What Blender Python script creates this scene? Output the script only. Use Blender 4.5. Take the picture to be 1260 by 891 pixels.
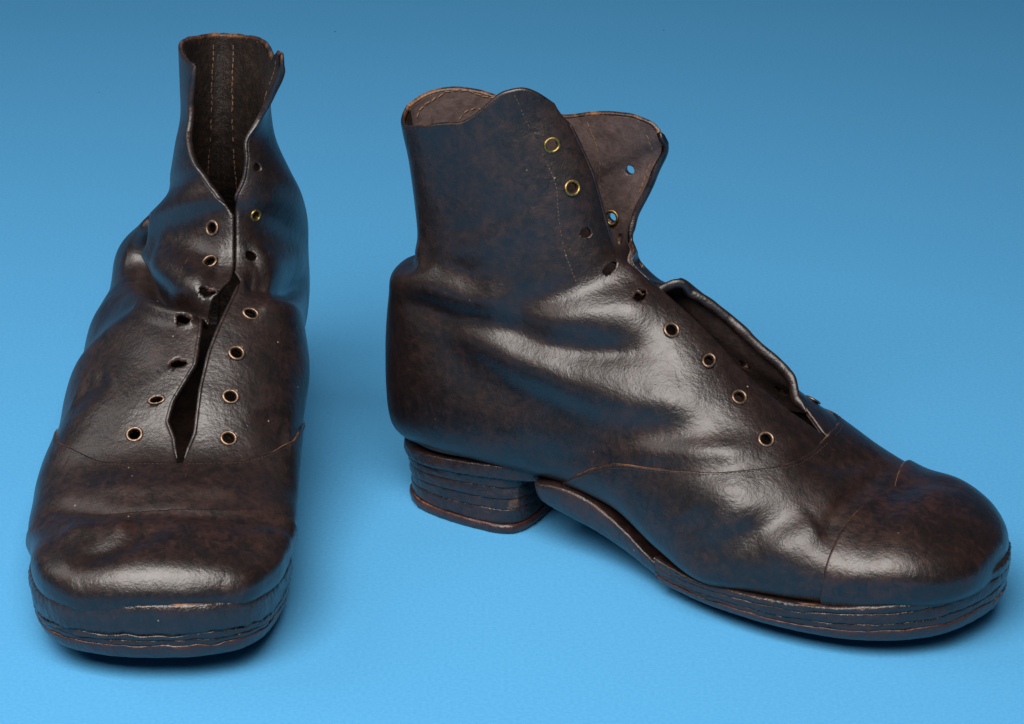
import bpy, bmesh, math
import numpy as np
from mathutils import Vector, Matrix

for o in list(bpy.data.objects): bpy.data.objects.remove(o)
scene = bpy.context.scene
COL = scene.collection
# ------------------------------------------------------------ camera
cam_d = bpy.data.cameras.new('camera'); cam = bpy.data.objects.new('camera', cam_d); COL.objects.link(cam)
PITCH = math.radians(23.5); DIST = 1.05
cam.location = (0, -DIST*math.cos(PITCH), .06+DIST*math.sin(PITCH))
cam.rotation_euler = (math.radians(90)-PITCH, 0, 0)
cam_d.sensor_width = 36; cam_d.lens = DIST*3120/1260*36; cam_d.clip_start = .01; cam_d.clip_end = 50
scene.camera = cam
scene.render.resolution_x, scene.render.resolution_y = 1024, 724
# ------------------------------------------------------------ light
world = bpy.data.worlds.new('World'); scene.world = world; world.use_nodes = True
bg = world.node_tree.nodes['Background']; bg.inputs[0].default_value = (.75, .85, 1, 1); bg.inputs[1].default_value = .045
def softbox(name, loc, aim, sx, sy, power, col):
    d = bpy.data.lights.new(name, 'AREA'); d.shape = 'RECTANGLE'; d.size = sx; d.size_y = sy; d.energy = power; d.color = col
    o = bpy.data.objects.new(name, d); COL.objects.link(o); o.location = loc
    o.rotation_euler = (Vector(aim)-Vector(loc)).to_track_quat('-Z', 'Y').to_euler(); return o
softbox('key_softbox', (-.22, -.78, 1.16), (0, -.04, .03), 1.15, .88, 33.5, (1, .94, .89))
softbox('side_softbox', (-.95, .05, .75), (0, 0, .05), .5, .5, 2, (1, .97, .95))
vs = scene.view_settings; vs.view_transform = 'Standard'; vs.look = 'None'; vs.exposure = 0; vs.gamma = 1; vs.use_curve_mapping = False
scene.render.engine = 'CYCLES'

#<GEO
MM = 0.001
# station columns: Bx, Bz, Tx, Tz, centre, w_left, w_right, h, n_top, n_bottom, open_left, open_right, ext_left, ext_right
ST_R = np.array([
 [247.0,27.5,247.0,29.0,-1, 0.5, 0.5,.50,2.0,2.0, 0,0,0,0, 0],
 [246.0,24.0,245.8,34.5,-2, 9.5,15.0,.50,2.1,2.4, 0,0,0,0, 0],
 [243.0,22.0,241.0,38.5,-1,18.0,26.0,.50,2.1,3.0, 0,0,0,0, 0],
 [234.5,19.5,233.0,42.8, 0,26.5,36.0,.54,2.1,3.4, 0,0,0,0, 0],
 [223.0,17.5,221.0,46.5, 0,33.0,42.5,.56,2.1,3.6, 0,0,0,0, 0],
 [207.0,15.0,205.0,46.8, 0,38.5,47.5,.60,2.1,4.2, 0,0,0,0, 0],
 [190.0,13.0,188.0,55.5, 0,41.5,50.0,.68,2.0,4.2, 0,0,0,0, 0],
 [172.0,12.0,169.0,69.0, 0,42.5,51.0,.76,1.9,4.2, 0,0,0,0, 0],
 [152.0,11.0,149.0,82.0, 0,40.5,51.0,.80,1.8,4.0, 0,0,0,0, 0],
 [130.0,16.5,131.0,95.5, 0,36.5,43.5,.78,1.75,3.6, 0,0,0,0, 0],
 [105.0,24.5,114.0,106.0, 0,33.5,36.0,.68,1.8,3.4, 0,0,0,0, 0],
 [ 75.0,27.5,101.0,113.5, 0,31.5,32.0,.60,1.9,3.8, .1,0,0,0, 0],
 [ 45.0,27.0, 93.0,119.5, 0,30.5,31.0,.58,2.0,3.8, .3,0,0.01,0, 0],
 [ 18.0,25.5, 90.0,125.0, 0,30.0,30.0,.57,2.0,3.2, .6,0,0.04,0, 0],
 [ -2.0,28.5, 88.5,130.0, 0,29.0,29.0,.55,2.0,2.4, .8,0,.08,0, 0],
 [ -8.0,45.0, 87.0,135.0, 0,27.5,27.5,.54,2.0,2.0, .9,0,.11,0, 0],
 [ -8.0,66.0, 85.5,140.0, 0,26.5,26.5,.53,2.0,2.0, 1,0,.14,0, 0],
 [ -5.5,86.0, 84.0,145.0, 0,26.0,26.0,.52,2.0,2.0, 1,0,.17,0, 0],
 [  2.0,101.5,82.5,149.5, 0,24.5,24.5,.51,2.0,2.0, 1,0,.20,0, 0],
 [  7.0,111.0,80.5,154.0, 0,24.0,24.0,.50,2.0,2.0, 1,0,.235,0, 0],
 [  6.0,126.0,78.0,159.0, 0,24.0,24.0,.50,2.0,2.0, 1,0,.27,0, 0],
 [  4.0,142.0,75.0,166.0, 0,24.0,24.0,.50,2.0,2.0, 1,0,.30,0, 0],
 [  1.0,158.0,72.0,174.0, 0,24.0,24.0,.50,2.0,2.0, 1,0,.34,0, 0],
 [  0.0,171.0,69.0,187.0, 0,24.0,24.0,.50,2.0,2.0, 1,0,.37,0, 0],
])
ST_L = np.array([
 [249.0,30.5,249.0,32.0, 4, 0.5, 0.5,.50,2.0,2.0, 0,0,0,0, 0],
 [248.0,27.0,247.8,36.0, 4,20.0,21.5,.50,2.1,2.4, 0,0,0,0, 0],
 [244.0,25.0,243.0,41.0, 4,31.0,32.0,.50,2.1,3.0, 0,0,0,0, 0],
 [235.0,23.0,234.0,44.0, 3,38.0,39.0,.54,2.1,3.4, 0,0,0,0, 0],
 [223.0,20.5,222.0,46.0, 3,42.5,43.8,.56,2.1,3.6, 0,0,0,0, 1],
 [207.0,18.5,206.0,46.5, 2,44.0,46.0,.60,2.1,3.6, 0,0,0,0, 3],
 [190.0,16.0,188.0,49.0, 2,45.5,51.5,.64,2.1,3.4, 0,0,0,0, 4],
 [172.0,15.0,171.0,54.0, 2,45.0,53.0,.68,2.1,3.2, 0,0,0,0, 5],
 [152.0,15.0,152.0,70.0, 3,43.0,55.0,.72,2.0,3.4, 0,0,0,0, 8],
 [130.0,18.5,131.0,85.0, 4,41.0,54.0,.70,1.9,3.2, 0,0,0,0, 12],
 [105.0,27.5,112.0,94.0, 5,40.0,55.0,.66,1.9,3.0, 0,0,0,0, 16],
 [ 75.0,32.0,102.0,98.0, 5,37.5,51.5,.74,1.8,3.0, 0,0,0,0, 18],
 [ 45.0,31.0, 96.0,103.0, 5,37.0,50.5,.78,1.7,2.8, 0,0,0,0, 18],
 [ 18.0,28.0, 93.0,108.0, 5,36.5,49.5,.80,1.65,2.6, 0,0,0,0, 18],
 [ -2.0,28.5, 91.0,113.0, 5,37.0,48.0,.80,1.65,2.4, 0,0,0,0, 18],
 [ -8.0,45.0, 89.0,118.0, 6,36.0,43.5,.74,1.7,2.0, 0,0,0,0, 17],
 [ -8.0,66.0, 88.0,123.0, 7,33.5,35.0,.55,1.9,2.0, 0,0,0,0, 16],
 [ -3.0,84.0, 86.0,129.0, 9,29.0,25.0,.42,2.0,2.0, 0,0,0,0, 14],
 [  5.0,100.0,84.0,136.0,10,25.0,22.5,.42,2.0,2.0, 0,0,0,0, 12],
 [  8.0,116.0,81.0,144.0,11,20.8,20.0,.45,2.0,2.0, 0,0,0,0, 10],
 [  8.0,131.0,78.0,151.0,12,19.0,18.0,.50,2.0,2.0, .3,0,.02,0, 9],
 [  6.0,146.0,75.0,160.0,13,18.0,18.5,.50,2.0,2.0, .7,0,.06,0, 8],
 [  4.0,158.0,72.0,170.0,14,18.0,19.0,.50,2.0,2.0, 1,0,.12,0, 7],
 [  3.0,170.0,69.0,180.0,14,18.0,19.0,.50,2.0,2.0, 1,0,.16,0, 7],
])
def cat(tab, u):
    """Catmull-Rom through the rows of tab at float index u"""
    n = len(tab); u = np.clip(u, 0, n-1-1e-6); i = u.astype(int); t = (u-i)[..., None]
    g = lambda k: tab[np.clip(k, 0, n-1)]
    a, b, c, d = g(i-1), g(i), g(i+1), g(i+2)
    return b + .5*t*(c-a + t*(2*a-5*b+4*c-d + t*(3*(b-c)+d-a)))
def interp_rows(pts, x):
    """smooth curve y(x) through pts [(x,y)...] (monotone x)"""
    P = np.asarray(pts, float); X, Y = P[:, 0], P[:, 1]
    m = np.gradient(Y, X); x = np.clip(x, X[0], X[-1])
    i = np.clip(np.searchsorted(X, x, side='right')-1, 0, len(X)-2)
    h = X[i+1]-X[i]; t = (x-X[i])/h
    return ((2*t**3-3*t*t+1)*Y[i] + (t**3-2*t*t+t)*h*m[i] + (-2*t**3+3*t*t)*Y[i+1] + (t**3-t*t)*h*m[i+1])
FLAP = np.array([(0, .98), (.15, 1.04), (.35, 1.04), (.55, 1.0), (.75, .84), (.9, .52), (.97, .25), (1, 0)])
def surf(tab, u, v, side):
    """point of the undisturbed upper; v 0 (front centre) .. 1 (sole / back centre), side +1 = left"""
    sh = u.shape; u = u.ravel(); v = v.ravel()
    out = np.empty((u.size, 3)); K = 72
    for a in range(0, u.size, 40000):
        q = cat(tab, u[a:a+40000]); vv = v[a:a+40000]
        Bx, Bz, Tx, Tz, cy, wl, wr, h, n1, n2, ol, orr, el, er, ct = q.T
        w = wl if side > 0 else wr; op = ol if side > 0 else orr; ex = el if side > 0 else er
        ph = np.linspace(0, 1, K)*np.pi
        c, s = np.cos(ph)[None], np.sin(ph)[None]
        top = (c >= 0)
        e = np.where(top, 2/n1[:, None], 2/n2[:, None])
        y = w[:, None]*np.clip(s, 0, 1)**e
        ac = np.abs(c)**e
        f = np.where(top, h[:, None]*(1-ac), h[:, None]+(1-h[:, None])*ac)
        tt = np.linspace(0, 1, K)
        ff = FLAP[:, 0]; fi = cat(FLAP, tt*(len(FLAP)-1))
        ffl = fi[None, :, 0] - ex[:, None]*(1-fi[None, :, 0])**1.0
        yfl = w[:, None]*fi[None, :, 1]
        f = f*(1-op[:, None]) + ffl*op[:, None]; y = y*(1-op[:, None]) + yfl*op[:, None]
        H = np.hypot(Tx-Bx, Tz-Bz)[:, None]
        L = np.concatenate([np.zeros((len(q), 1)), np.cumsum(np.hypot(np.diff(f, axis=1)*H, np.diff(y, axis=1)), axis=1)], 1)
        L /= L[:, -1:]+1e-9
        # uniform arc length lookup
        idx = np.clip((L < vv[:, None]).sum(1)-1, 0, K-2); r = np.arange(len(q))
        t = (vv-L[r, idx])/(L[r, idx+1]-L[r, idx]+1e-9)
        fo = f[r, idx]*(1-t)+f[r, idx+1]*t; yo = y[r, idx]*(1-t)+y[r, idx+1]*t
        out[a:a+40000] = np.stack([Tx+(Bx-Tx)*fo, cy+ct*np.clip(1-fo, 0, 1)+side*yo, Tz+(Bz-Tz)*fo], 1)
    return out.reshape(sh+(3,))
def noise3(P, scale, seed, octs=3):
    rs = np.random.RandomState(seed); r = 0; amp = 1; k = 1/scale
    for o in range(octs):
        s = 0
        for j in range(5):
            d = rs.normal(size=3); d /= np.linalg.norm(d)
            s = s+np.sin((P@d)*k*rs.uniform(.7, 1.3)*2*np.pi+rs.uniform(0, 6.28)+1.3*np.sin((P@np.roll(d, 1))*k*2.1+j))
        r = r+amp*s/5; amp *= .5; k *= 2.1
    return r
def seg_dist(P, poly):
    """distance of points to a polyline and position 0..1 along it"""
    sh = P.shape[:-1]; Q = P.reshape(-1, 3); poly = np.asarray(poly, float)
    best = np.full(len(Q), 1e9); bt = np.zeros(len(Q)); n = len(poly)-1
    for i in range(n):
        a, b = poly[i], poly[i+1]; d = b-a
        t = np.clip(((Q-a)@d)/(d@d+1e-9), 0, 1)
        dd = np.linalg.norm(Q-a-t[:, None]*d, axis=1)
        m = dd < best; best[m] = dd[m]; bt[m] = (i+t[m])/n
    return best.reshape(sh), bt.reshape(sh)
def smooth_poly(poly, k=8):
    poly = np.asarray(poly, float)
    if len(poly) < 3: return poly
    return cat(poly, np.linspace(0, len(poly)-1, (len(poly)-1)*k+1))
def upper(boot, u, v, side, off=0.0):
    """displaced upper surface (mm, boot coordinates)"""
    tab = boot['st']; e = .01; u = np.maximum(u, .03)
    vv = np.clip(v, .001, 1)
    P = surf(tab, u, vv, side)
    du = surf(tab, u+e, vv, side)-surf(tab, np.maximum(u-e, 0.01), vv, side)
    v1 = np.clip(vv+.006, 0, 1); v0 = np.clip(vv-.006, 0, 1)
    dv = surf(tab, u, v1, side)-surf(tab, u, v0, side)
    N = np.cross(du, dv)*side
    N /= np.linalg.norm(N, axis=-1, keepdims=True)+1e-9
    q = cat(tab, u.ravel()).reshape(u.shape+(-1,))
    mid = np.stack([(q[..., 0]+q[..., 2])/2, q[..., 4]+q[..., 14]*.5, (q[..., 1]+q[..., 3])/2], -1)
    # outward everywhere
    sg = np.sign(((P-mid)*N).sum(-1, keepdims=True)); N = N*np.where(sg == 0, 1, sg)
    D = np.zeros(u.shape)
    for (poly, amp, sig, ends, *only) in boot['folds']:
        if only and only[0] != side: continue
        pl = smooth_poly(poly)
        lo, hi = pl.min(0)-3.5*sig, pl.max(0)+3.5*sig
        m = np.all((P > lo) & (P < hi), axis=-1)
        if not m.any(): continue
        d, t = seg_dist(P[m], pl)
        fade = np.clip(t/max(ends, 1e-3), 0, 1)*np.clip((1-t)/max(ends, 1e-3), 0, 1)
        fade = fade*fade*(3-2*fade)
        D[m] += amp*np.exp(-(d/sig)**2)*fade
    D += .35*noise3(P, 38, boot['seed'], 2)*np.clip((P[..., 2]-20)/20, 0, 1)
    D += boot['lump'](P) if boot.get('lump') else 0
    P = P+N*(D+off)[..., None]
    for fs, u0, u1, amt, vr in boot.get('flare', ()):
        if fs != side: continue
        k = np.clip((u-u0)/(u1-u0), 0, 1); k = k*k*(3-2*k); q = np.clip(1-v/vr, 0, 1)**2
        P[..., 1] += side*amt*k*q
    return warp(P, boot), N
def warp(P, boot):
    P = P.copy(); x, y, z = P[..., 0], P[..., 1], P[..., 2]
    fore = np.clip((x-120)/40, 0, 1)*np.clip((262-x)/40, 0, 1)
    P[..., 2] = z + boot['curl']*(np.minimum(np.abs(y), 50)/45)**2*fore*np.exp(-np.maximum(z-15, 0)/30)
    if 'lean' in boot:
        a = np.clip((z-boot['lean'][0])/60, 0, 2); P[..., 1] += boot['lean'][1]*a
    return P
#GEO>

# ------------------------------------------------------------ boots' own data (mm, boot coordinates: x to the toe, y left, z up)
#<DATA
BOOTS = {
'R': dict(st=ST_R, seed=11, curl=2.5, origin=(-41, 12), yaw=-28.5, folds=[],
  seam=[(0, 6.5), (.09, 6.54), (.22, 6.86), (.41, 8.7), (.58, 10.0), (.67, 10.45), (.8, 10.8), (1, 11.0)],
  cap=[(0, 4.95), (.06, 5.05), (.23, 5.28), (.34, 5.36), (.45, 5.4), (.62, 5.52), (1, 5.6)],
  top={-1: [(0, 21.6), (.03, 21.8), (.1, 22.25), (.16, 22.6), (.2, 22.75), (.26, 22.8), (.30, 22.75), (.34, 22.6), (.39, 22.4), (.45, 22.2), (.56, 22.15), (.67, 22.1), (.8, 22.0), (.9, 22.05), (1, 22.3)],
        1: [(0, 18.2), (.036, 19.3), (.1, 20.25), (.18, 20.7), (.28, 20.95), (.41, 21.1), (.55, 21.6), (.65, 22.05), (.75, 22.35), (.85, 22.5), (.93, 22.45), (1, 22.3)]},
  slit={-1: [(6, .002), (6.6, .004), (7.2, .03), (8, .028), (9, .02), (10, .006), (11, .004), (12.7, .012), (14, .014), (16, .016), (18, .022), (20, .03), (21.3, .05), (22.2, .09), (23, .17)],
         1: [(6, .002), (6.6, .006), (7.1, .05), (7.8, .09), (9, .085), (9.8, .06), (10.3, .02), (10.8, .004), (11.6, .012), (12.2, .05), (12.8, .03), (13.6, .012), (14.5, .002), (17, .0), (19, .01), (20, .03), (23, .1)]},
  # eyelet places: u, v, kind (e eyelet, h plain hole, t torn hole), stretch
  eyes={-1: [(20.66, .148, 'e', 1), (17.75, .110, 'e', 1), (14.53, .080, 'h', 1), (11.77, .066, 't', .5), (10.52, .080, 't', .6), (9.58, .104, 'e', 1), (8.72, .094, 'd', .88), (7.96, .112, 'e', 1), (7.26, .174, 'e', 1)],
         1: [(16.53, .136, 'h', 1), (14.55, .174, 'i', 1), (12.9, .12, 'h', 1), (11.3, .08, 'h', 1), (10.4, .2, 'e', 1), (9.58, .25, 'e', 1), (8.72, .25, 'e', 1), (7.96, .25, 'e', 1), (7.26, .19, 'e', 1)]}),
'L': dict(st=ST_L, seed=23, flare=[(1, 16.2, 20.8, 5.5, .35), (-1, 19.5, 22.2, -6, .6)], curl=2.5, origin=(-133, 104), yaw=-89, folds=[],
  seam=[(0, 6.6), (.12, 6.68), (.22, 6.85), (.34, 7.5), (.42, 8.1), (.49, 8.8), (.6, 9.6), (.8, 10.3), (1, 10.6)],
  cap=[(0, 4.92), (.1, 4.93), (.21, 5.0), (.43, 5.55), (.6, 5.8), (1, 5.9)],
  top={-1: [(0, 22.1), (.3, 22.1), (.4, 22.25), (.6, 22.5), (.8, 22.5), (1, 22.5)],
        1: [(0, 22.7), (.06, 22.65), (.15, 22.6), (.25, 22.3), (.4, 22.35), (.6, 22.5), (1, 22.5)]},
  slit={-1: [(6, .002), (6.7, .004), (7.2, .03), (7.5, .06), (7.8, .055), (8.4, .018), (9.0, .03), (9.5, .05), (9.9, .02), (10.4, .001), (14.6, .001), (15.4, .02), (16.4, .06), (17.4, .12), (18.5, .2), (19.5, .27), (20.5, .29), (22.1, .25), (23, .24)],
         1: [(6, .002), (6.7, .012), (7.3, .034), (8, .018), (8.6, .014), (9.3, .024), (10, .03), (10.4, .03), (10.9, .001), (15.0, .001), (16.1, .006), (17.2, .03), (18.4, .05), (19.9, .05), (21, .03), (22, .02), (23, .02)]},
  eyes={-1: [(13.97, .054, 'e', 1), (11.59, .064, 'e', 1), (9.94, .05, 't', .6), (9.24, .082, 't', .7), (8.44, .064, 't', .6), (7.86, .1, 'd', .6), (7.34, .148, 'e', 1)],
         1: [(17.79, .086, 'h', .8), (14.87, .064, 'e', .8), (11.95, .052, 'h', 1), (9.48, .106, 'd', .85), (8.66, .102, 'e', 1), (7.94, .122, 'e', 1), (7.26, .152, 'e', 1)]}),
}
FOLDS = {
'R': [
  ([(-0.4, -8.1, 94.2), (17.7, -23.8, 91.6), (33.2, -26.9, 90.8), (55.0, -27.6, 91.0), (79.0, -27.9, 88.8), (104.5, -24.7, 90.1), (123.7, -16.0, 93.0)], -3.0, 6, 0.2),
  ([(5.4, -11.8, 101.6), (32.7, -26.1, 100.8), (50.4, -26.3, 99.7), (63.9, -25.4, 100.9)], 2.2, 8, 0.3),
  ([(14.4, -17.7, 109.1), (30.7, -25.4, 110.1), (51.8, -25.5, 106.1)], -2.0, 6, 0.3),
  ([(31.3, -26.9, 87.9), (51.8, -28.6, 84.1), (73.4, -30.3, 77.4), (98.0, -31.5, 73.3), (121.2, -31.2, 74.1), (143.7, -23.5, 76.5)], 2.5, 8, 0.2),
  ([(14.6, -23.0, 87.0), (33.7, -28.2, 77.6), (54.2, -30.3, 68.6), (81.3, -31.5, 64.5), (109.5, -34.4, 64.7), (135.7, -33.9, 67.8), (158.1, -21.9, 70.4)], -2.2, 10, 0.25),
  ([(110.8, -36.2, 55.6), (140.7, -37.1, 62.5), (165.4, -27.1, 63.7)], 1.6, 5, 0.3),
  ([(64.8, -26.8, 94.4), (83.7, -23.9, 99.4), (103.2, -15.9, 103.6), (115.8, -4.0, 104.3)], 1.2, 7, 0.3),
  ([(51.0, -27.0, 94.7), (76.2, -22.8, 105.4), (91.9, -13.9, 112.1), (101.4, -2.3, 113.0)], -2.0, 6.5, 0.3),
  ([(159.9, -50.8, 20.6), (166.7, -50.4, 33.8), (174.6, -46.5, 42.1), (184.9, -37.8, 47.8), (191.7, -24.0, 50.4)], -1.6, 6.5, 0.4),
  ([(178.5, -50.6, 30.2), (187.6, -43.5, 42.2), (192.3, -36.7, 45.3)], 1.0, 8, 0.3),
  ([(145.1, -46.5, 43.9), (151.5, -50.1, 34.9), (160.0, -51.6, 25.3)], -1.3, 8, 0.4),
  ([(153.9, -38.8, 58.4), (160.8, -44.6, 49.2), (167.5, -48.4, 39.6)], 1.5, 10, 0.4),
  ([(197.4, 15.6, 48.4), (197.9, -0.5, 49.6), (196.1, -22.2, 48.6), (195.7, -35.5, 44.6), (196.5, -46.7, 36.1)], -1.7, 3.6, 0.3),
  ([(173.8, -20.8, 61.8), (186.5, -8.1, 56.0), (195.1, 15.4, 49.7)], -1.6, 5, 0.3),
  ([(66.6, -29.8, 41.1), (88.7, -32.6, 45.5), (110.7, -35.7, 58.5)], -1.5, 9, 0.3),
  ([(205.9, -12.3, 46.0), (216.1, 6.8, 46.5), (227.3, 10.9, 44.2)], -0.9, 6, 0.3),
  ([(112.8, 1.6, 106.5), (113.9, 10.3, 102.0), (121.0, 9.8, 98.1), (134.2, 10.9, 89.2), (148.0, 11.2, 79.5), (162.2, 2.9, 73.3)], 5.5, 7, 0.1, 1),
  ([(94, 8, 116), (104, 8, 110), (112, 7, 106)], -3.5, 7, 0.2, 1),
  ([(26, -24, 110), (12, -17, 105), (6, -8, 104), (5, 0, 104), (6, 8, 104), (12, 17, 105), (26, 24, 110)], -3.2, 4.2, 0.2),
  ([(30, -26, 98), (10, -20, 95), (0, -9, 95), (-2, 0, 95), (0, 9, 95), (10, 20, 95), (30, 26, 98)], 2.2, 6, 0.2),
],
'L': [
  ([(48.2, -15.4, 101.8), (50.8, -18.9, 93.7), (47.1, -22.5, 83.8), (59.9, -20.3, 80.7), (95.5, -9.8, 87.0), (115.1, 3.0, 90.1), (122.0, 16.0, 89.5)], -9.5, 3.6, 0.06),
  ([(63.9, -12.2, 94.4), (83.2, -5.5, 93.2), (103.9, 7.8, 94.4), (109.1, 15.2, 94.8)], 4.5, 8, 0.3),
  ([(99.9, -14.7, 83.7), (118.7, -2.1, 87.3), (124.9, 11.2, 87.8)], 3.5, 4, 0.15),
  ([(30.5, 47.2, 62.9), (94.7, 42.3, 86.0), (104.7, 34.7, 92.8), (106.9, 26.9, 95.4)], -4.5, 4.5, 0.2),
  ([(35.6, 47.3, 76.0), (82.3, 38.1, 94.9), (96.4, 29.6, 99.8)], 2.5, 7, 0.3),
  ([(82.4, 47.5, 69.1), (112.6, 39.7, 86.4), (114.3, 32.9, 89.9)], 2.2, 7, 0.3),
  ([(188.0, -42.5, 38.1), (207.0, -17.4, 44.8), (211.3, 3.7, 46.1), (211.8, 29.8, 43.9), (200.3, 47.8, 33.5)], -2.6, 5, 0.15),
  ([(238.8, -26.5, 39.4), (235.0, -12.5, 43.1), (227.9, -1.9, 45.2), (217.8, 8.8, 46.1)], -2.2, 5, 0.3),
  ([(217.4, -32.3, 40.6), (221.4, -15.6, 44.9), (219.9, -5.6, 45.7)], 1.4, 6, 0.3),
  ([(187.5, -25.7, 45.4), (193.7, 2.0, 47.9), (191.4, 34.2, 44.8)], 1.4, 6, 0.25),
  ([(130.6, -37.9, 57.1), (136.3, -30.4, 64.0), (134.6, -23.2, 70.1)], -1.8, 7, 0.35),
  ([(103.9, -37.4, 64.6), (134.2, -15.1, 75.0), (147.8, -6.1, 70.7)], -1.0, 10, 0.35),
  ([(153.6, 46.4, 47.5), (156.4, 41.3, 54.1), (150.3, 38.1, 61.2)], -1.8, 7, 0.3),
  ([(212.0, 46.4, 28.7), (227.0, 41.1, 39.1), (224.0, 33.7, 42.5)], -1.2, 6, 0.3),
  ([(247.9, -18.8, 31.5), (243.7, 3.9, 40.2), (247.7, 26.5, 32.5)], 1.2, 12, 0.3),
  ([(4, -26, 82), (28, -34, 76), (60, -38, 64), (85, -40, 56)], 4.6, 17, 0.35, -1),
],
}
for k in BOOTS: BOOTS[k]['folds'] = FOLDS[k]
#DATA>

# ------------------------------------------------------------ materials
def mat(name):
    m = bpy.data.materials.new(name); m.use_nodes = True
    nt = m.node_tree; b = nt.nodes['Principled BSDF']
    return m, nt, b
def N(nt, t, **kw):
    n = nt.nodes.new(t)
    for k, v in kw.items():
        if k.startswith('_'): setattr(n, k[1:], v)
        else: n.inputs[k.replace('~', ' ')].default_value = v
    return n
def ramp(nt, fac, stops):
    r = nt.nodes.new('ShaderNodeValToRGB'); e = r.color_ramp.elements
    while len(e) < len(stops): e.new(.5)
    for el, (p, c) in zip(e, stops): el.position = p; el.color = c if len(c) == 4 else (*c, 1)
    nt.links.new(fac, r.inputs[0]); return r
def mixc(nt, fac, a, b, mode='MIX'):
    m = nt.nodes.new('ShaderNodeMix'); m.data_type = 'RGBA'; m.blend_type = mode
    for s, v in ((0, fac), (6, a), (7, b)):
        if hasattr(v, 'is_linked'): nt.links.new(v, m.inputs[s])
        else: m.inputs[s].default_value = v if s == 0 else (*v, 1)
    return m.outputs[2]
def mth(nt, op, a, b=None):
    m = nt.nodes.new('ShaderNodeMath'); m.operation = op
    for i, v in enumerate((a, b)):
        if v is None: continue
        if hasattr(v, 'is_linked'): nt.links.new(v, m.inputs[i])
        else: m.inputs[i].default_value = v
    return m.outputs[0]
def leather(name, dark, mid, red, tan, rough=.455, grain=.85, redamt=.42, coat=.32):
    m, nt, b = mat(name); L = nt.links.new
    tc = N(nt, 'ShaderNodeTexCoord'); co = tc.outputs['Object']
    def noise(scale, detail=4, rg=.55, dist=0):
        n = N(nt, 'ShaderNodeTexNoise', Scale=scale, Detail=detail, Roughness=rg, Distortion=dist); L(co, n.inputs['Vector']); return n.outputs[0]
    big = noise(16, 4, .6, .4); midn = noise(70, 5, .65, .3); fine = noise(420, 3, .6)
    fib = noise(240, 8, .75, .6)
    c = mixc(nt, ramp(nt, mth(nt, 'ADD', mth(nt, 'MULTIPLY', fib, .65), mth(nt, 'MULTIPLY', midn, .35)), [(.42, (0, 0, 0)), (.62, (1, 1, 1))]).outputs[0], dark, mid)
    f = ramp(nt, mth(nt, 'ADD', mth(nt, 'MULTIPLY', big, .45), mth(nt, 'ADD', mth(nt, 'MULTIPLY', fib, .40), mth(nt, 'MULTIPLY', midn, .15))), [(.5, (0, 0, 0)), (.63, (1, 1, 1))]).outputs[0]
    c = mixc(nt, mth(nt, 'MULTIPLY', f, redamt), c, red)
    at = N(nt, 'ShaderNodeAttribute', _attribute_name='wear'); w = at.outputs['Fac']
    wn = ramp(nt, mth(nt, 'ADD', w, mth(nt, 'MULTIPLY', mth(nt, 'SUBTRACT', noise(260, 5, .7), .5), 1.3)), [(.5, (0, 0, 0)), (.95, (1, 1, 1))]).outputs[0]
    c = mixc(nt, wn, c, tan)
    # pale scuffs, dust specks
    sp = N(nt, 'ShaderNodeTexVoronoi', Scale=130); L(co, sp.inputs['Vector'])
    dm = mth(nt, 'MULTIPLY', ramp(nt, sp.outputs['Distance'], [(.03, (1, 1, 1)), (.06, (0, 0, 0))]).outputs[0], ramp(nt, noise(45), [(.52, (0, 0, 0)), (.58, (1, 1, 1))]).outputs[0])
    c = mixc(nt, mth(nt, 'MULTIPLY', dm, .8), c, (.35, .28, .22))
    mp = N(nt, 'ShaderNodeMapping'); mp.inputs['Scale'].default_value = (1, 6, 2.2); mp.inputs['Rotation'].default_value = (.5, .7, .3); L(co, mp.inputs[0])
    sc = N(nt, 'ShaderNodeTexNoise', Scale=190, Detail=2); L(mp.outputs[0], sc.inputs['Vector'])
    scr = mth(nt, 'MULTIPLY', ramp(nt, sc.outputs[0], [(.66, (0, 0, 0)), (.74, (1, 1, 1))]).outputs[0], ramp(nt, noise(24), [(.45, (0, 0, 0)), (.6, (1, 1, 1))]).outputs[0])
    c = mixc(nt, mth(nt, 'MULTIPLY', scr, .35), c, (red[0]*2.2, red[1]*2.4, red[2]*2.5))
    L(c, b.inputs['Base Color'])
    r = mth(nt, 'ADD', mth(nt, 'ADD', mth(nt, 'MULTIPLY', fib, .30), mth(nt, 'MULTIPLY', big, .30)), rough-.33)
    r = mth(nt, 'ADD', r, mth(nt, 'MULTIPLY', wn, .25)); r = mth(nt, 'ADD', r, mth(nt, 'MULTIPLY', f, .06)); L(r, b.inputs['Roughness'])
    b.inputs['Specular IOR Level'].default_value = .55
    b.inputs['Coat Weight'].default_value = coat; b.inputs['Coat Roughness'].default_value = .33
    # grain: pebbled cells with fine creases
    vo = N(nt, 'ShaderNodeTexVoronoi', Scale=620, _feature='SMOOTH_F1'); vo.inputs['Randomness'].default_value = 1
    wv = N(nt, 'ShaderNodeTexNoise', Scale=150, Detail=3); L(co, wv.inputs['Vector'])
    vm = N(nt, 'ShaderNodeVectorMath', _operation='SCALE'); vm.inputs['Scale'].default_value = .004; L(wv.outputs['Color'], vm.inputs[0])
    va = N(nt, 'ShaderNodeVectorMath', _operation='ADD'); L(co, va.inputs[0]); L(vm.outputs[0], va.inputs[1]); L(va.outputs[0], vo.inputs['Vector'])
    wr = N(nt, 'ShaderNodeTexNoise', Scale=170, Detail=6, Roughness=.6, Distortion=.8, _noise_dimensions='3D'); wr.noise_type = 'RIDGED_MULTIFRACTAL'; L(co, wr.inputs['Vector'])
    ga = ramp(nt, noise(30, 2), [(.4, (.25, .25, .25)), (.62, (1, 1, 1))]).outputs[0]
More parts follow.
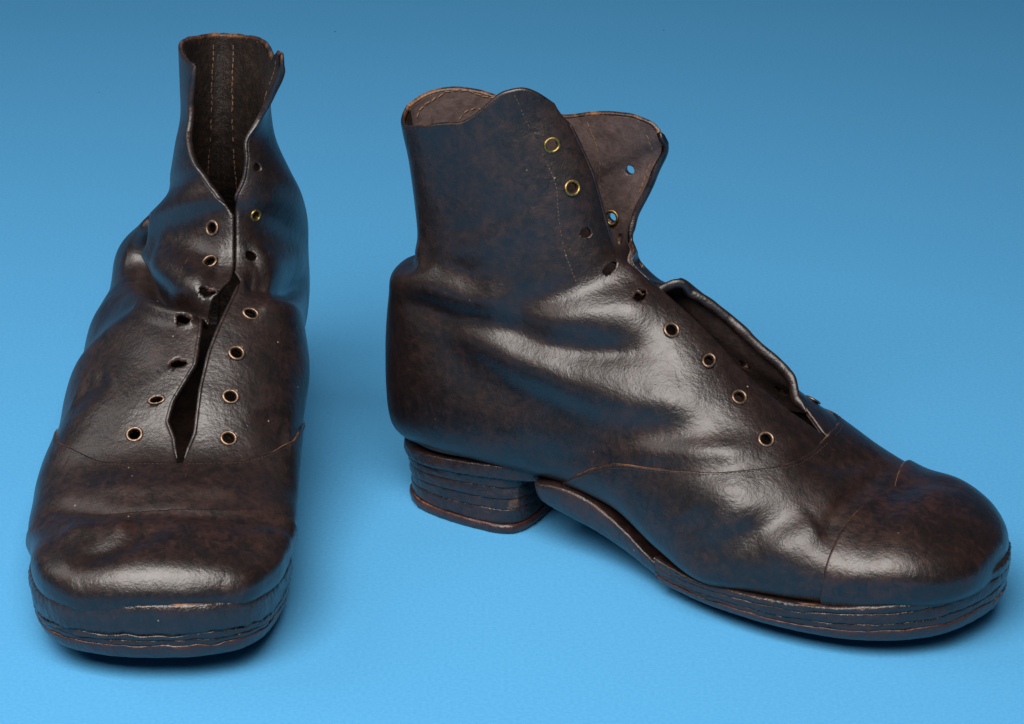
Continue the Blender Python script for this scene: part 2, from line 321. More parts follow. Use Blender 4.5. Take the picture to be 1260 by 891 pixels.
    h = mth(nt, 'ADD', mth(nt, 'MULTIPLY', vo.outputs['Distance'], .35), mth(nt, 'MULTIPLY', wr.outputs[0], -.22))
    fine2 = noise(1300, 2, .6)
    h = mth(nt, 'ADD', mth(nt, 'MULTIPLY', h, ga), mth(nt, 'ADD', mth(nt, 'MULTIPLY', fine, .3), mth(nt, 'MULTIPLY', fine2, .3)))
    b1 = N(nt, 'ShaderNodeBump', Strength=.55*grain, Distance=.0006); L(h, b1.inputs['Height'])
    b2 = N(nt, 'ShaderNodeBump', Strength=.35*grain, Distance=.002); L(midn, b2.inputs['Height']); L(b2.outputs[0], b1.inputs['Normal'])
    L(b1.outputs[0], b.inputs['Normal']); L(b1.outputs[0], b.inputs['Coat Normal'])
    return m
M_UP = leather('dark_brown_leather', (.0066, .0037, .0034), (.0180, .0076, .0056), (.040, .0135, .008), (.22, .095, .035))
M_CAP = leather('toe_leather', (.0066, .0038, .0035), (.0175, .0075, .0056), (.050, .015, .008), (.24, .10, .035), rough=.41, grain=.7, redamt=.55)
M_LIN = leather('lining_leather', (.008, .0055, .0045), (.022, .013, .0095), (.065, .03, .018), (.24, .13, .07), rough=.6, grain=2.0, redamt=.7, coat=0)
M_FLES = leather('flap_lining_leather', (.055, .038, .036), (.10, .07, .065), (.11, .06, .045), (.30, .17, .09), rough=.5, grain=1.0, redamt=.5, coat=0)
M_RIM = leather('cut_edge_leather', (.022, .010, .007), (.05, .022, .013), (.13, .045, .02), (.26, .12, .05), rough=.45, grain=1.2, redamt=.8, coat=.1)
M_SOLE = leather('sole_edge_leather', (.013, .0085, .0085), (.026, .013, .012), (.05, .018, .012), (.24, .10, .038), rough=.4, grain=1.6, redamt=.5)
M_RED = leather('worn_sole_leather', (.024, .008, .007), (.045, .014, .011), (.085, .022, .016), (.30, .13, .045), rough=.45, grain=1.3, redamt=.6)
def simple(name, col, rough=.5, metal=0):
    m, nt, b = mat(name); b.inputs['Base Color'].default_value = (*col, 1); b.inputs['Roughness'].default_value = rough; b.inputs['Metallic'].default_value = metal
    n = N(nt, 'ShaderNodeTexNoise', Scale=900, Detail=4); tc = N(nt, 'ShaderNodeTexCoord'); nt.links.new(tc.outputs['Object'], n.inputs['Vector'])
    c = mixc(nt, ramp(nt, n.outputs[0], [(.4, (0, 0, 0)), (.65, (1, 1, 1))]).outputs[0], col, tuple(x*.45 for x in col)); nt.links.new(c, b.inputs['Base Color'])
    bp = N(nt, 'ShaderNodeBump', Strength=.3, Distance=.0003); nt.links.new(n.outputs[0], bp.inputs['Height']); nt.links.new(bp.outputs[0], b.inputs['Normal'])
    return m
M_BRASS = simple('brass', (.40, .27, .10), .44, 1)
M_COPPER = simple('worn_eyelet_metal', (.30, .20, .14), .46, 1)
M_THREAD = simple('tan_thread', (.19, .105, .055), .8)
M_DTHREAD = simple('dark_thread', (.035, .02, .015), .7)

# ------------------------------------------------------------ mesh helpers
def mesh_obj(name, V, F, mats, parent=None, mi=None, wear=None, smooth=True):
    me = bpy.data.meshes.new(name); V = np.asarray(V, np.float32)
    F = np.asarray(F, np.int32)
    me.vertices.add(len(V)); me.vertices.foreach_set('co', (V*MM).ravel())
    n, k = F.shape
    me.loops.add(n*k); me.loops.foreach_set('vertex_index', F.ravel())
    me.polygons.add(n); me.polygons.foreach_set('loop_start', np.arange(n)*k); me.polygons.foreach_set('loop_total', np.full(n, k))
    if mi is not None: me.polygons.foreach_set('material_index', np.asarray(mi, np.int32))
    me.update(calc_edges=True); me.validate()
    if smooth: me.polygons.foreach_set('use_smooth', np.ones(len(me.polygons), bool))
    if wear is not None and len(wear) == len(me.vertices):
        a = me.attributes.new('wear', 'FLOAT', 'POINT'); a.data.foreach_set('value', np.asarray(wear, np.float32))
    for m in mats: me.materials.append(m)
    o = bpy.data.objects.new(name, me); COL.objects.link(o)
    if parent: o.parent = parent
    return o
def grid_faces(nu, nv, flip=False):
    i = np.arange((nu-1)*(nv-1)); a = (i//(nv-1))*nv+i % (nv-1)
    f = np.stack([a, a+1, a+nv+1, a+nv], 1)
    return f[:, ::-1] if flip else f
def both(boot, u, vs, off=0.0):
    """upper() for signed v (negative = right side)"""
    P1, N1 = upper(boot, u, np.abs(vs), 1, off); P2, N2 = upper(boot, u, np.abs(vs), -1, off)
    m = (vs >= 0)[..., None]
    return np.where(m, P1, P2), np.where(m, N1, N2)
def round_edges(P, Nn, ends, r, depth):
    """roll the listed edges (0: s=0, 1: s=1, 2: t=0, 3: t=1) inward; returns wear too"""
    D = np.zeros(P.shape[:2]); Wd = np.full(P.shape[:2], 99.)
    ds = np.linalg.norm(np.diff(P, axis=0), axis=-1); dt = np.linalg.norm(np.diff(P, axis=1), axis=-1)
    z0 = np.zeros((1, P.shape[1])); cs = np.concatenate([z0, np.cumsum(ds, 0)]); z1 = np.zeros((P.shape[0], 1)); ct = np.concatenate([z1, np.cumsum(dt, 1)], 1)
    dist = {0: cs, 1: cs[-1:]-cs, 2: ct, 3: ct[:, -1:]-ct}
    for e in ends: Wd = np.minimum(Wd, dist[e])
    q = np.clip(1-Wd/r, 0, 1); D = depth*(1-np.sqrt(np.clip(1-q*q, 0, 1)))
    return P-Nn*D[..., None], Wd
def cut_holes(P, F, holes):
    """remove faces inside each hole and snap its border; holes: (centre, normal, axis1, r1, r2, seed)"""
    V = P.reshape(-1, 3).copy(); keep = np.ones(len(F), bool); fc = V[F].mean(1); used = []
    for (c, n, a1, r1, r2, sd) in holes:
        n = n/np.linalg.norm(n); a1 = a1-n*(a1@n); a1 /= np.linalg.norm(a1); a2 = np.cross(n, a1)
        def rad(Q):
            d = Q-c; x, y, z = d@a1, d@a2, d@n; th = np.arctan2(y/r2, x/r1)
            k = 1+sd*(.10*np.sin(2*th+sd*9)+.08*np.sin(3*th+sd*5)+.05*np.sin(7*th))
            return np.sqrt((x/r1)**2+(y/r2)**2)/k, z
        rr, z = rad(fc); ins = (rr < 1) & (np.abs(z) < 8) & keep
        keep &= ~ins
        bv = np.intersect1d(np.unique(F[ins]), np.unique(F[keep]))
        if len(bv) == 0: continue
        rv, _ = rad(V[bv]); d = V[bv]-c; zc = (d@n)[:, None]*n
        V[bv] = c+zc+(d-zc)/rv[:, None]
    return V, F[keep]
def compact(V, F, *arr):
    u, inv = np.unique(F, return_inverse=True)
    return (V[u], inv.reshape(F.shape))+tuple(a[u] for a in arr)
def solidify(o, t, inner, rim):
    m = o.modifiers.new('thickness', 'SOLIDIFY'); m.thickness = t*MM; m.offset = -1; m.use_even_offset = False
    m.material_offset = inner; m.material_offset_rim = rim; m.use_quality_normals = False
def orient(o, P, F, boot):
    pass

def build_upper(key, boot, root):
    seam = lambda v: interp_rows(boot['seam'], np.abs(v)); cap = lambda v: interp_rows(boot['cap'], np.abs(v))
    s = boot['seed']
    # quarters
    for side in (1, -1):
        nu, nv = 350, 200
        S, T = np.meshgrid(np.linspace(0, 1, nu), np.linspace(0, 1, nv)**1.08, indexing='ij')
        u = 7+S*15; v = T.copy()
        us0 = lambda v: seam(v)-.22
        for _ in range(14):
            v0 = np.interp(u, *np.array(boot['slit'][side]).T); v = v0+(1-v0)*T
            un = us0(v)+(interp_rows(boot['top'][side], v)-us0(v))*S; u = .5*u+.5*un
        u = u+.02*noise3(np.stack([u*0, v*60, u*0], -1), 9, s+side, 2)*S**8
        P, Nn = upper(boot, u, v, side, 0.0)
        P, Wd = round_edges(P, Nn, (1, 2), 1.3, .9)
        wear = (.42+.25*noise3(P, 20, s+4, 2))*np.exp(-Wd/.5)+.12*np.exp(-Wd/3)
        F = grid_faces(nu, nv, side < 0)
        holes = []
        for i, (hu, hv, kd, k) in enumerate(boot['eyes'][side]):
            if kd == 'i' : r1 = r2 = 2.0
            elif kd == 'e': r1 = r2 = 2.5*k
            elif kd == 'd': r1, r2 = 2.6, 2.6*k
            elif kd == 'h': r1 = r2 = 2.1*k
            else: r1, r2 = 3.3, 3.3*k
            c, n = upper(boot, np.array([hu]), np.array([hv]), side); c2, _ = upper(boot, np.array([hu]), np.array([hv+.02]), side)
            boot.setdefault('eyepos', []).append((side, kd, k, c[0], n[0], c2[0]-c[0]))
            holes.append((c[0], n[0], c2[0]-c[0], r1, r2, 0 if kd in 'eid' else (1 if kd == 't' else .35)))
        V, Fk = cut_holes(P, F, holes)
        w = wear.ravel()
        for h in holes:
            d = np.linalg.norm(V-h[0], axis=1); w = np.maximum(w, (.45 if h[5] else .3)*np.exp(-np.maximum(d-h[3], 0)/.8))
        V, Fk, w = compact(V, Fk, w)
        o = mesh_obj('quarter', V, Fk, [M_UP, M_LIN if not (key == 'R' and side > 0) else M_FLES, M_RIM], root, wear=w)
        solidify(o, 2.3, 1, 2)
    # vamp
    nu, nv = 190, 420
    S, T = np.meshgrid(np.linspace(0, 1, nu), np.linspace(-1, 1, nv), indexing='ij')
    v = T; u0 = cap(v)-.35; u1 = seam(v); u = u0+(u1-u0)*S
    wob = .02*noise3(np.stack([v*60, v*0, v*0], -1), 7, s+5, 2)
    u = u+wob*S
    P, Nn = both(boot, u, v, .85)
    P, Wd = round_edges(P, Nn, (1,), 1.1, 1.0)
    o = mesh_obj('vamp', P.reshape(-1, 3), grid_faces(nu, nv), [M_UP, M_LIN, M_RIM], root, wear=(.95*np.exp(-Wd/.5)*np.clip(.88+.7*noise3(P, 17, s+8, 2), .3, 1.5)+.10*np.exp(-Wd/3)).ravel())
    solidify(o, 1.7, 1, 2)
    # toe cap
    nu, nv = 170, 380
    S, T = np.meshgrid(np.linspace(0, 1, nu)**1.0, np.linspace(-1, 1, nv), indexing='ij')
    v = T; u1 = cap(v); u = .03+(u1-.03)*S
    P, Nn = both(boot, u, v, 2.4)
    P, Wd = round_edges(P, Nn, (1,), .8, .6)
    P[0] = P[0].mean(0)
    low = np.clip((32-P[..., 2])/14, 0, 1)
    o = mesh_obj('toe_cap', P.reshape(-1, 3), grid_faces(nu, nv), [M_CAP, M_LIN, M_RIM], root, wear=(.95*np.exp(-Wd/.4)*np.clip(.9+.5*noise3(P, 15, s+9, 2), .6, 1.4)+.08*low).ravel())
    solidify(o, 1.9, 1, 2)

# eyelet: a rolled metal ring
def ring_mesh(name, ro, ri, h, m, seg=28):
    prof = [(ri, -2.2), (ri, .05), (ri+.18, .42*h), ((ro+ri)/2, .62*h), (ro-.2, .40*h), (ro, .02), (ro-.1, -.1), (ri+.4, -.1), (ri+.35, -2.2)]
    V = []; F = []; n = len(prof)
    for i in range(seg):
        a = 2*math.pi*i/seg
        for r, z in prof: V.append((r*math.cos(a), r*math.sin(a), z))
    for i in range(seg):
        for j in range(n):
            F.append((i*n+j, ((i+1) % seg)*n+j, ((i+1) % seg)*n+(j+1) % n, i*n+(j+1) % n))
    return mesh_obj(name, V, F, [m])
def frame(c, n, a):
    n = n/np.linalg.norm(n); a = a-n*(a@n); a /= np.linalg.norm(a); b = np.cross(n, a)
    M = Matrix([[a[0], b[0], n[0], c[0]*MM], [a[1], b[1], n[1], c[1]*MM], [a[2], b[2], n[2], c[2]*MM], [0, 0, 0, 1]]); return M
proto = {}
def build_eyelets(key, boot, root):
    for i, (side, kd, k, c, n, a) in enumerate(boot['eyepos']):
        if kd not in 'eid': continue
        brass = (key == 'R' and side < 0 and i % 9 < 2) or kd == 'i' or (key == 'L' and k == .8)
        pk = 'b' if brass else 'c'
        if pk not in proto:
            proto[pk] = ring_mesh('eyelet', 3.4, 2.1, 1.0, M_BRASS if brass else M_COPPER); o = proto[pk]
        else:
            o = proto[pk].copy(); COL.objects.link(o)
        o.parent = root
        nn = n.copy(); cc = c+nn/np.linalg.norm(nn)*.05
        rs = np.random.RandomState(i*7+3); nn = nn+rs.normal(size=3)*.07
        if kd == 'i': nn = -nn; cc = c-n*2.35
        o.matrix_local = frame(cc, nn, a) @ Matrix.Diagonal((k if kd != 'd' else 1.05, k*(1-.12*rs.rand()), 1, 1))

# stitches: little capsules following a line on the upper
CAPS = None
def stitches(boot, root, side, pts, m, off=.25, pitch=2.2, ln=1.5, r=.28, name='stitching', skip=0.0, label=None):
    pts = np.array(pts, float); uu = cat(pts, np.linspace(0, len(pts)-1, 400))
    P, Nn = upper(boot, uu[:, 0], np.clip(np.abs(uu[:, 1]), 0, 1), side, off)
    d = np.concatenate([[0], np.cumsum(np.linalg.norm(np.diff(P, axis=0), axis=1))]); k = int(d[-1]/pitch); rs = np.random.RandomState(5)
    V = []; F = []
    for i in range(k):
        if rs.rand() < skip: continue
        s0 = (i+.5)*pitch-ln/2; s1 = s0+ln
        A, B, n = (np.array([np.interp(s, d, X[:, j]) for j in range(3)]) for s, X in ((s0, P), (s1, P), (s0, Nn)))
        t = B-A; L = np.linalg.norm(t)
        if L < .1: continue
        t /= L; n = n/np.linalg.norm(n); b = np.cross(t, n); base = len(V)
        t2 = t+b*rs.normal()*.12
        for j, (f, rr, hh) in enumerate(((-.05, .25, -.35), (.15, .9, 0), (.5, 1, .12), (.85, .9, 0), (1.05, .25, -.35))):
            c = A+t2*L*f+n*hh*r*1.6
            for q in range(6):
                an = q*math.pi/3; V.append(c+r*rr*(n*math.cos(an)*.7+b*math.sin(an)))
        for j in range(4):
            for q in range(6):
                F.append((base+j*6+q, base+j*6+(q+1) % 6, base+(j+1)*6+(q+1) % 6, base+(j+1)*6+q))
    if not F: return
    o = mesh_obj(name, V, F, [m], root); o['kind'] = 'stuff'
    if label: o['label'] = label

# ------------------------------------------------------------ soles and heels
def outline(near, far, K):
    """near/far: (x, y) from the back to the toe tip; returns two (K,2) arrays"""
    out = []
    for pts in (near, far):
        p = cat(np.array(pts, float), np.linspace(0, len(pts)-1, 1200)); d = np.concatenate([[0], np.cumsum(np.linalg.norm(np.diff(p, axis=0), axis=1))])
        s = np.linspace(0, d[-1], K); out.append(np.stack([np.interp(s, d, p[:, 0]), np.interp(s, d, p[:, 1])], 1))
    return out
def layer(name, boot, root, near, far, zb, zt, prof, m, seed, K=260, rough=.25, wear_edge=(.5, .5), label=None, wk=.0, spot=None):
    """a solid slab: outline near/far, bottom and top heights zb(x,y), zt(x,y), prof = [(height 0..1, outward mm), ...] of its side"""
    A, B = outline(near, far, K); M = 14; cols = []; ws = []
    def normals(C, sgn):
        t = np.gradient(C, axis=0); n = np.stack([t[:, 1], -t[:, 0]], 1)*sgn
        return n/(np.linalg.norm(n, axis=1, keepdims=True)+1e-9)
    nA = normals(A, 1); nB = normals(B, -1)
    for t in (nA, nB): t[-1] = (1, 0)
    def z(f, X, Y): return f(X, Y)
    def add(X, Y, h, w):
        zz = zb(X, Y)+(zt(X, Y)-zb(X, Y))*h; cols.append(np.stack([X, Y, zz], 1)); ws.append(np.full(len(X), w))
    def side(C, n, rev):
        pr = prof[::-1] if rev else prof
        for j, (h, o) in enumerate(pr):
            Q = np.stack([C[:, 0], C[:, 1], np.full(len(C), h*12+seed*40)], 1)
            nz = rough*noise3(Q, 16, seed, 3)+rough*.6*noise3(Q, 3.2, seed+1, 2)
            oo = o+nz
            w = wear_edge[0]*max(0, 1-h/.15)+wear_edge[1]*max(0, 1-(1-h)/.15)+wk
            add(C[:, 0]+n[:, 0]*oo, C[:, 1]+n[:, 1]*oo, h, 0); ws[-1] = w*np.clip(.75+.9*noise3(Q, 25, seed+2, 2), 0, 1.5)
            if spot is not None: ws[-1] = ws[-1]+.9*np.exp(-((C[:, 0]-spot[0])/7)**2-((C[:, 1]-spot[1])/7)**2)*spot[2]
    side(A, nA, False)
    e = prof[-1][1]-.6
    A2, B2 = A+nA*e, B+nB*e
    for t in np.linspace(0, 1, M):
        C = A2*(1-t)+B2*t; add(C[:, 0], C[:, 1], 1, 0)
    side(B, nB, True)
    e = prof[0][1]-.6; A2, B2 = A+nA*e, B+nB*e
    for t in np.linspace(1, 0, M):
        C = A2*(1-t)+B2*t; add(C[:, 0], C[:, 1], 0, 0)
    G = np.stack(cols, 1); W = np.stack(ws, 1); n = G.shape[1]
    G = warp(G, boot)
    i, j = np.meshgrid(np.arange(K-1), np.arange(n), indexing='ij'); i = i.ravel(); j = j.ravel(); j2 = (j+1) % n
    F = np.stack([i*n+j, i*n+j2, (i+1)*n+j2, (i+1)*n+j], 1)
    V = G.reshape(-1, 3)
    # back cap as a strip of quads between paired columns
    P = len(prof); loop = list(range(n)); h = n//2
    capf = []
    a, b = 0, n-1
    while b-a > 2: capf.append((a, a+1, b-1, b)); a += 1; b -= 1
    if b-a == 2: capf.append((a, a+1, b, b))
    V0 = V; F = np.concatenate([F, np.array([c if len(set(c)) == 4 else (c[0], c[1], c[2], c[2]) for c in capf if len(set(c)) == 4])])
    o = mesh_obj(name, V0, F[:, ::-1], [m], root, wear=W.ravel())
    if label: o['label'] = label
    return o
def cu(pts):
    X, Y = np.array(sorted(pts), float).T
    return lambda x, y=None: interp_rows(np.stack([X, Y], 1), np.asarray(x, float))
SOLE = {
'R': dict(near=[(128, -39), (140, -43), (152, -47), (168, -50.5), (186, -51.5), (202, -50.3), (215, -47), (225, -42.5), (234, -36), (241.5, -28), (247, -17.5), (250.2, -6), (250.6, 2)],
          far=[(128, 37), (140, 40), (152, 42), (168, 44.5), (186, 46), (202, 44), (215, 40.5), (225, 36.5), (234, 30), (241.5, 23.5), (247, 15), (250, 7), (250.6, 2)]),
'L': dict(near=[(128, -34), (140, -38), (152, -42), (168, -45.5), (186, -47.5), (202, -47.5), (215, -45), (227, -41.8), (238, -36.4), (245.6, -28.4), (250, -17.6), (252.6, -5.5), (253.2, 6)],
          far=[(128, 39), (140, 41), (152, 43), (168, 45.5), (186, 47.5), (202, 48), (215, 47), (228, 44.6), (239.5, 40.8), (247, 34.3), (251.3, 25), (253.2, 14.5), (253.2, 6)]),
}

BOT = [(120, 8), (130, 5), (140, 3), (150, 1.2), (165, .3), (185, .2), (200, .8), (215, 2.2), (228, 4.5), (240, 7.5), (252, 10.5)]
def build_sole(key, boot, root):
    s = SOLE[key]; sd = boot['seed']
    zB = cu(BOT); zT = cu([(120, 19), (130, 15.8), (140, 14), (152, 13.6), (172, 14.6), (190, 16), (207, 18.6), (223, 21.6), (235, 24.3), (252, 29.5)] if key == 'R' else [(120, 18.5), (130, 15), (140, 12.8), (152, 13.5), (172, 15.5), (190, 17.8), (207, 20.5), (223, 23.6), (235, 26.6), (252, 32)])
    zb_ = lambda x, y: zB(x)+3.2*np.clip(np.abs(y-(4 if key == 'L' else 0))/46, 0, 1.1)**2.5*np.clip((x-120)/30, 0, 1)
    fr = lambda f, d=0: (lambda x, y: zb_(x, y)+(zT(x)-zb_(x, y))*(f+(.045*noise3(np.stack([x, y, x*0+f*50], -1), 22, sd+40, 3) if 0 < f < 1 else 0))+d)
    ft = [0, .30, .50, .77] if key == 'R' else [0, .26, .36, .47]
    cr = lambda o, e: [(0, o-.1-e), (.07, o+.05), (.3, o+.1), (.55, o+.15), (.8, o+.1), (.94, o), (1, o-.15-e)]
    layer('outsole', boot, root, s['near'], s['far'], fr(0), fr(ft[1], -.02), [(0, -3.2), (.12, -2.3), (.4, -1.5), (.7, -1.0), (.93, -.8), (1, -1.1)], M_RED, sd+1, wear_edge=(.15, .7), rough=.3)
    layer('midsole', boot, root, s['near'], s['far'], fr(ft[1], .02), fr(ft[2], -.02), cr(-1.0, .15), M_SOLE, sd+2, wear_edge=(.35, .1), rough=.3)
    layer('midsole', boot, root, s['near'], s['far'], fr(ft[2], .02), fr(ft[3], -.02), cr(-.55, .1), M_SOLE, sd+3, wear_edge=(.05, .15), rough=.3)
    layer('welt', boot, root, s['near'], s['far'], fr(ft[3], .02), fr(1.0, .5), [(0, -.5), (.15, -.2), (.5, .1), (.75, .05), (.92, -.5), (1, -1.4)], M_SOLE, sd+4, wear_edge=(.0, .6), rough=.45)
    zi = cu([(0, 33), (20, 32), (45, 33.5), (75, 34.5), (105, 31.5), (130, 24), (152, 16), (172, 16), (190, 17), (207, 18.5), (223, 21), (240, 25)])
    ni = [(2, 0), (3, -8), (10, -17), (25, -23), (50, -24), (80, -24), (110, -27), (140, -33), (170, -37), (195, -37), (215, -31), (228, -20), (234, -8), (235, 0)]
    layer('insole', boot, root, ni, [(x, -y) for x, y in ni], lambda x, y: zi(x)-1.5, lambda x, y: zi(x)+.5, [(0, 0), (.5, .2), (1, 0)], M_LIN, sd+30, K=120, rough=.1, wear_edge=(0, 0))
    # waist of the sole: thin lipped strip from the heel to the ball
    wn = [(69, -12), (69.5, -20), (72, -25.5), (82, -28), (98, -29.5), (112, -32), (125, -35.5), (134, -38.5), (140, -41), (142.5, -39), (143, -20), (143, 0)]
    wf = [(69, 12), (69.5, 20), (72, 25.5), (82, 28), (98, 28.5), (112, 31), (125, 34), (134, 36.5), (140, 38), (142.5, 36), (143, 20), (143, 0)]
    zb = cu([(50, 23), (62, 22), (80, 19), (94, 16), (112, 11), (125, 7), (139, 4), (145, 3)]); zt = cu([(50, 29), (62, 27.5), (70, 28.5), (80, 30.5), (88, 30.3), (98, 28), (112, 21.5), (125, 14.5), (139, 9), (145, 8)])
    if key == 'L': wn = [(x, y+4) for x, y in wn]; wf = [(x, y+4) for x, y in wf]
    layer('shank_piece', boot, root, wn, wf, lambda x, y: zb(x), lambda x, y: zt(x), [(0, -2.5), (.12, -1.2), (.4, .1), (.7, .6), (.9, .9), (1, .4)], M_SOLE, sd+5, wear_edge=(0, .38), rough=.2)
    # heel: seat, stacked lifts, reddish top piece
    base = [(-1.2, 0), (-.4, -6), (3.5, -13), (11, -19.5), (22, -23.5), (36, -25.3), (48, -25.4), (56, -24.2), (61, -21), (63.5, -15.5), (64.3, -8), (64.4, 0)]
    mir = [(x, -y) for x, y in base]
    dy = 3 if key == 'L' else 0
    if dy: base = [(x, y+dy) for x, y in base]; mir = [(x, y+dy) for x, y in mir]
    ztop = cu([(-8, 24.5), (0, 24.5), (20, 26.5), (45, 29), (70, 31)])
    def scaled(pts, o): 
        c = np.array([33, dy]); r = []
        for x, y in pts:
            v = np.array([x, y])-c; r.append(tuple(c+v*(1+o/np.array([34, 26]))))
        return r
    lv = [(0, 4.2, -3.6, 'heel_top_piece', M_RED), (4.2, .36, -4.3, 'heel_lift', M_SOLE), (.36, .52, -4.1, 'heel_lift', M_SOLE), (.52, .70, -3.5, 'heel_lift', M_SOLE), (.70, .85, -2.9, 'heel_lift', M_SOLE), (.85, 1.04, -1.5, 'heel_seat', M_SOLE)]
    def hz(v, d): return (lambda x, y: ztop(x)*v+d) if v <= 1.1 else (lambda x, y: np.full(np.shape(x), v)+d)
    for i, (a, b, o, nm, m) in enumerate(lv):
        bs, mr = scaled(base, o), scaled(mir, o)
        if nm == 'heel_seat':
            ex = lambda pts: [(x+max(0, x-50)*.9, y) for x, y in pts]; bs, mr = ex(bs), ex(mr)
        layer(nm, boot, root, bs, mr, hz(a if a else 0.0, .04), hz(b, -.04), [(0, -.14), (.1, 0), (.35, .08), (.65, .16), (.9, .2), (1, .05)] if i else [(0, -.7), (.2, 0), (.5, .3), (.8, .2), (1, -.3)], m, sd+10+i, spot=(60, -21, [0, .5, 1, .8, .3, 0][i]) if key == 'R' else None, K=150, rough=.3, wear_edge=(.2, .6) if i == 0 else (.1, [.1, .15, .05, .3, .45][i-1]))

def build_binding(key, boot, root):
    rng = {('R', 1): [(7.0, 10.5), (12.3, 18.3)], ('R', -1): [(12.6, 21.6)], ('L', 1): [(6.8, 10.3), (15.6, 22.4)], ('L', -1): [(6.8, 9.6), (15.6, 22.0)]}
    for (k2, side), rr in rng.items():
        if k2 != key: continue
        for a, b in rr:
            n = 160; uu = np.linspace(a, b, n); v0 = np.interp(uu, *np.array(boot['slit'][side]).T)
            P, Nn = upper(boot, uu, v0, side, -1.15)
            for _ in range(3): P[1:-1] = (P[:-2]+P[1:-1]*2+P[2:])/4
            T = np.gradient(P, axis=0); T /= np.linalg.norm(T, axis=1, keepdims=True); Nn = Nn-T*(Nn*T).sum(1, keepdims=True); Nn /= np.linalg.norm(Nn, axis=1, keepdims=True); B = np.cross(T, Nn)
            d = np.linspace(0, 1, n); r = 1.0*np.clip(np.minimum(d, 1-d)/.06, .05, 1)**.5*(1+.10*noise3(P, 11, 3, 2)); q = 12
            V = np.concatenate([(P+(Nn*math.cos(2*math.pi*j/q)*1.45+B*math.sin(2*math.pi*j/q)*.95)*(1.4 if key == 'R' and side > 0 and a < 8 else 1)*r[:, None])[:, None] for j in range(q)], 1)
            i, j = np.meshgrid(np.arange(n-1), np.arange(q), indexing='ij'); i = i.ravel(); j = j.ravel(); j2 = (j+1) % q
            w = .22+.25*np.abs(np.sin(2*math.pi*np.arange(q)/q))[None]*np.clip(noise3(P, 9, 5, 2), 0, 1)[:, None]
            mesh_obj('edge_binding', V.reshape(-1, 3), np.stack([i*q+j, i*q+j2, (i+1)*q+j2, (i+1)*q+j], 1), [M_UP], root, wear=w.ravel())

def build_stitching(key, boot, root):
    sm = lambda d: [(float(interp_rows(boot['seam'], np.array([v]))[0])-d, v) for v in np.linspace(.03, .9, 24)]
    cp = lambda d: [(float(interp_rows(boot['cap'], np.array([v]))[0])-d, v) for v in np.linspace(.0, .6, 20)]
    for sd in (1, -1):
        stitches(boot, root, sd, sm(.09), M_DTHREAD, off=.9, pitch=1.6, ln=1.1, r=.16)
        stitches(boot, root, sd, cp(.10), M_DTHREAD, off=1.95, pitch=1.4, ln=1.0, r=.15)
        stitches(boot, root, sd, cp(.22), M_DTHREAD, off=1.95, pitch=1.4, ln=1.0, r=.15)
    if key == 'R':
        stitches(boot, root, -1, [(22.75, .25), (21.9, .22), (20, .185), (18, .165), (15.5, .15), (13.6, .145), (12.2, .17)], M_THREAD, off=-.02, pitch=1.5, ln=1.0, r=.12, skip=.3)
        stitches(boot, root, 1, [(20.6, .30), (19, .27), (17, .25), (15, .235), (13.5, .22)], M_THREAD, off=-2.35, pitch=2.6, ln=1.9, r=.26, skip=.2)
        stitches(boot, root, 1, [(19.2, .07), (17.5, .05), (16, .045), (14.5, .05), (13.5, .06)], M_THREAD, off=-2.35, pitch=2.6, ln=1.9, r=.26, skip=.25)
        stitches(boot, root, 1, [(21.9, .62), (22.1, .7), (22.35, .78), (22.35, .86), (22.1, .95), (21.8, .99)], M_THREAD, off=-2.4, pitch=3.0, ln=2.2, r=.36)
        stitches(boot, root, 1, [(21.2, .60), (21.5, .68), (21.8, .74), (21.6, .8), (21.0, .82)], M_THREAD, off=-2.4, pitch=3.0, ln=2.0, r=.34, skip=.1)
    else:
        for vv in (.93, .985):
            for sd in (1, -1):
                stitches(boot, root, sd, [(22.2, vv), (21, vv), (20, vv), (19, vv), (18, vv), (17, vv)], M_THREAD if vv < .95 else M_DTHREAD, off=-2.35, pitch=2.6, ln=1.8, r=.3, skip=.15)
        stitches(boot, root, 1, [(22.3, .12), (21.5, .13), (20.5, .14), (19.6, .15)], M_THREAD, off=-2.35, pitch=2.4, ln=1.7, r=.26, skip=.2)
        stitches(boot, root, -1, [(12.2, .11), (11.4, .125), (10.6, .14)], M_THREAD, off=-.02, pitch=1.5, ln=1.0, r=.12, skip=.3)

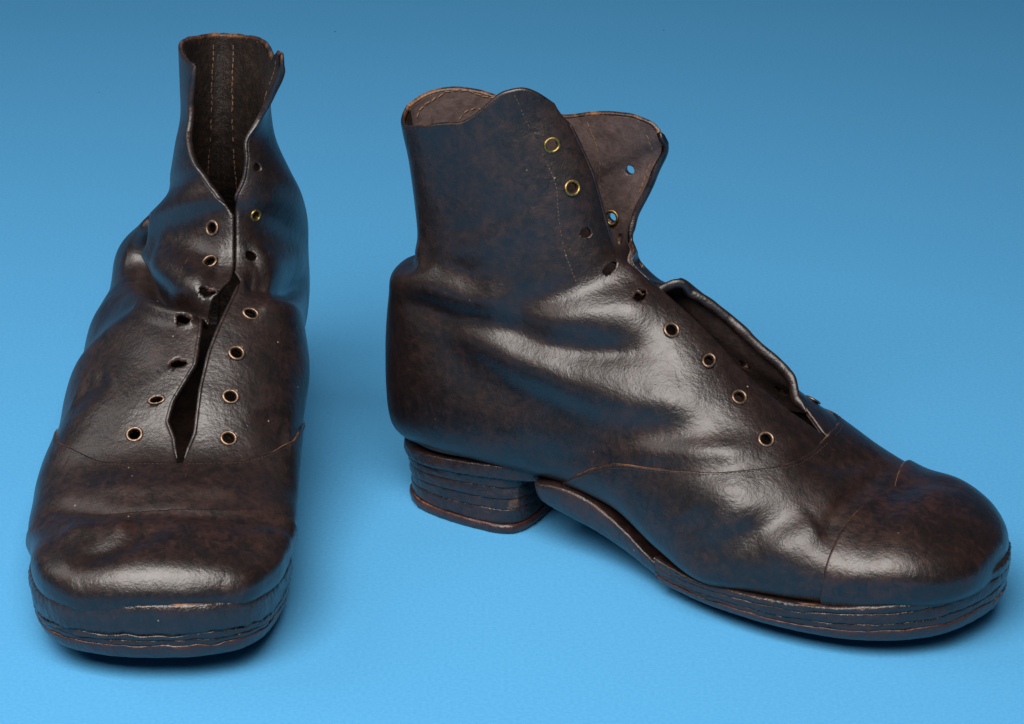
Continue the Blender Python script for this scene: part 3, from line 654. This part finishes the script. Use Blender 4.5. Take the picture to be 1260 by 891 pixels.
def group_root(key, boot, label):
    r = bpy.data.objects.new('ankle_boot', None); COL.objects.link(r)
    r.location = (boot['origin'][0]*MM, boot['origin'][1]*MM, 0); r.rotation_euler = (0, 0, math.radians(boot['yaw'])); r.empty_display_size = .02
    r['label'] = label; r['category'] = 'boot'; r['group'] = 'pair of old brown leather ankle boots'
    return r
LAB = {'R': 'dark brown leather ankle boot seen from its side, toe to the right, flap spread open',
       'L': 'dark brown leather ankle boot seen from the front, toe towards the viewer, shaft sagging'}
for key in ('R', 'L'):
    boot = BOOTS[key]; root = group_root(key, boot, LAB[key])
    build_upper(key, boot, root)
    build_eyelets(key, boot, root)
    build_sole(key, boot, root)
    build_stitching(key, boot, root)
    build_binding(key, boot, root)

# ------------------------------------------------------------ blue paper backdrop
def backdrop():
    ys = list(np.linspace(-1800, 1500, 12)); prof = [(y, 0) for y in ys]
    for a in np.linspace(0, math.pi/2, 14)[1:]: prof.append((1500+700*math.sin(a), 700*(1-math.cos(a))))
    prof.append((2200, 2200)); xs = np.linspace(-2200, 2200, 9); V = []; F = []
    for y, z in prof:
        for x in xs: V.append((x, y, z))
    o = mesh_obj('ground', V, grid_faces(len(prof), len(xs), True), [M_PAPER]); o['kind'] = 'structure'; return o
M_PAPER, nt, b = mat('blue_paper')
tc = N(nt, 'ShaderNodeTexCoord'); n1 = N(nt, 'ShaderNodeTexNoise', Scale=700, Detail=6, Roughness=.65); n2 = N(nt, 'ShaderNodeTexNoise', Scale=1100, Detail=3); n3 = N(nt, 'ShaderNodeTexVoronoi', Scale=14)
for n in (n1, n2, n3): nt.links.new(tc.outputs['Object'], n.inputs['Vector'])
c = mixc(nt, ramp(nt, n1.outputs[0], [(.36, (0, 0, 0)), (.64, (1, 1, 1))]).outputs[0], (.078, .33, .615), (.095, .365, .665))
c = mixc(nt, ramp(nt, n3.outputs['Distance'], [(.008, (1, 1, 1)), (.014, (0, 0, 0))]).outputs[0], c, (.03, .09, .17))
nt.links.new(c, b.inputs['Base Color']); b.inputs['Roughness'].default_value = .95; b.inputs['Specular IOR Level'].default_value = 0
bp = N(nt, 'ShaderNodeBump', Strength=.25, Distance=.0004); nt.links.new(n2.outputs[0], bp.inputs['Height']); nt.links.new(bp.outputs[0], b.inputs['Normal'])
backdrop()
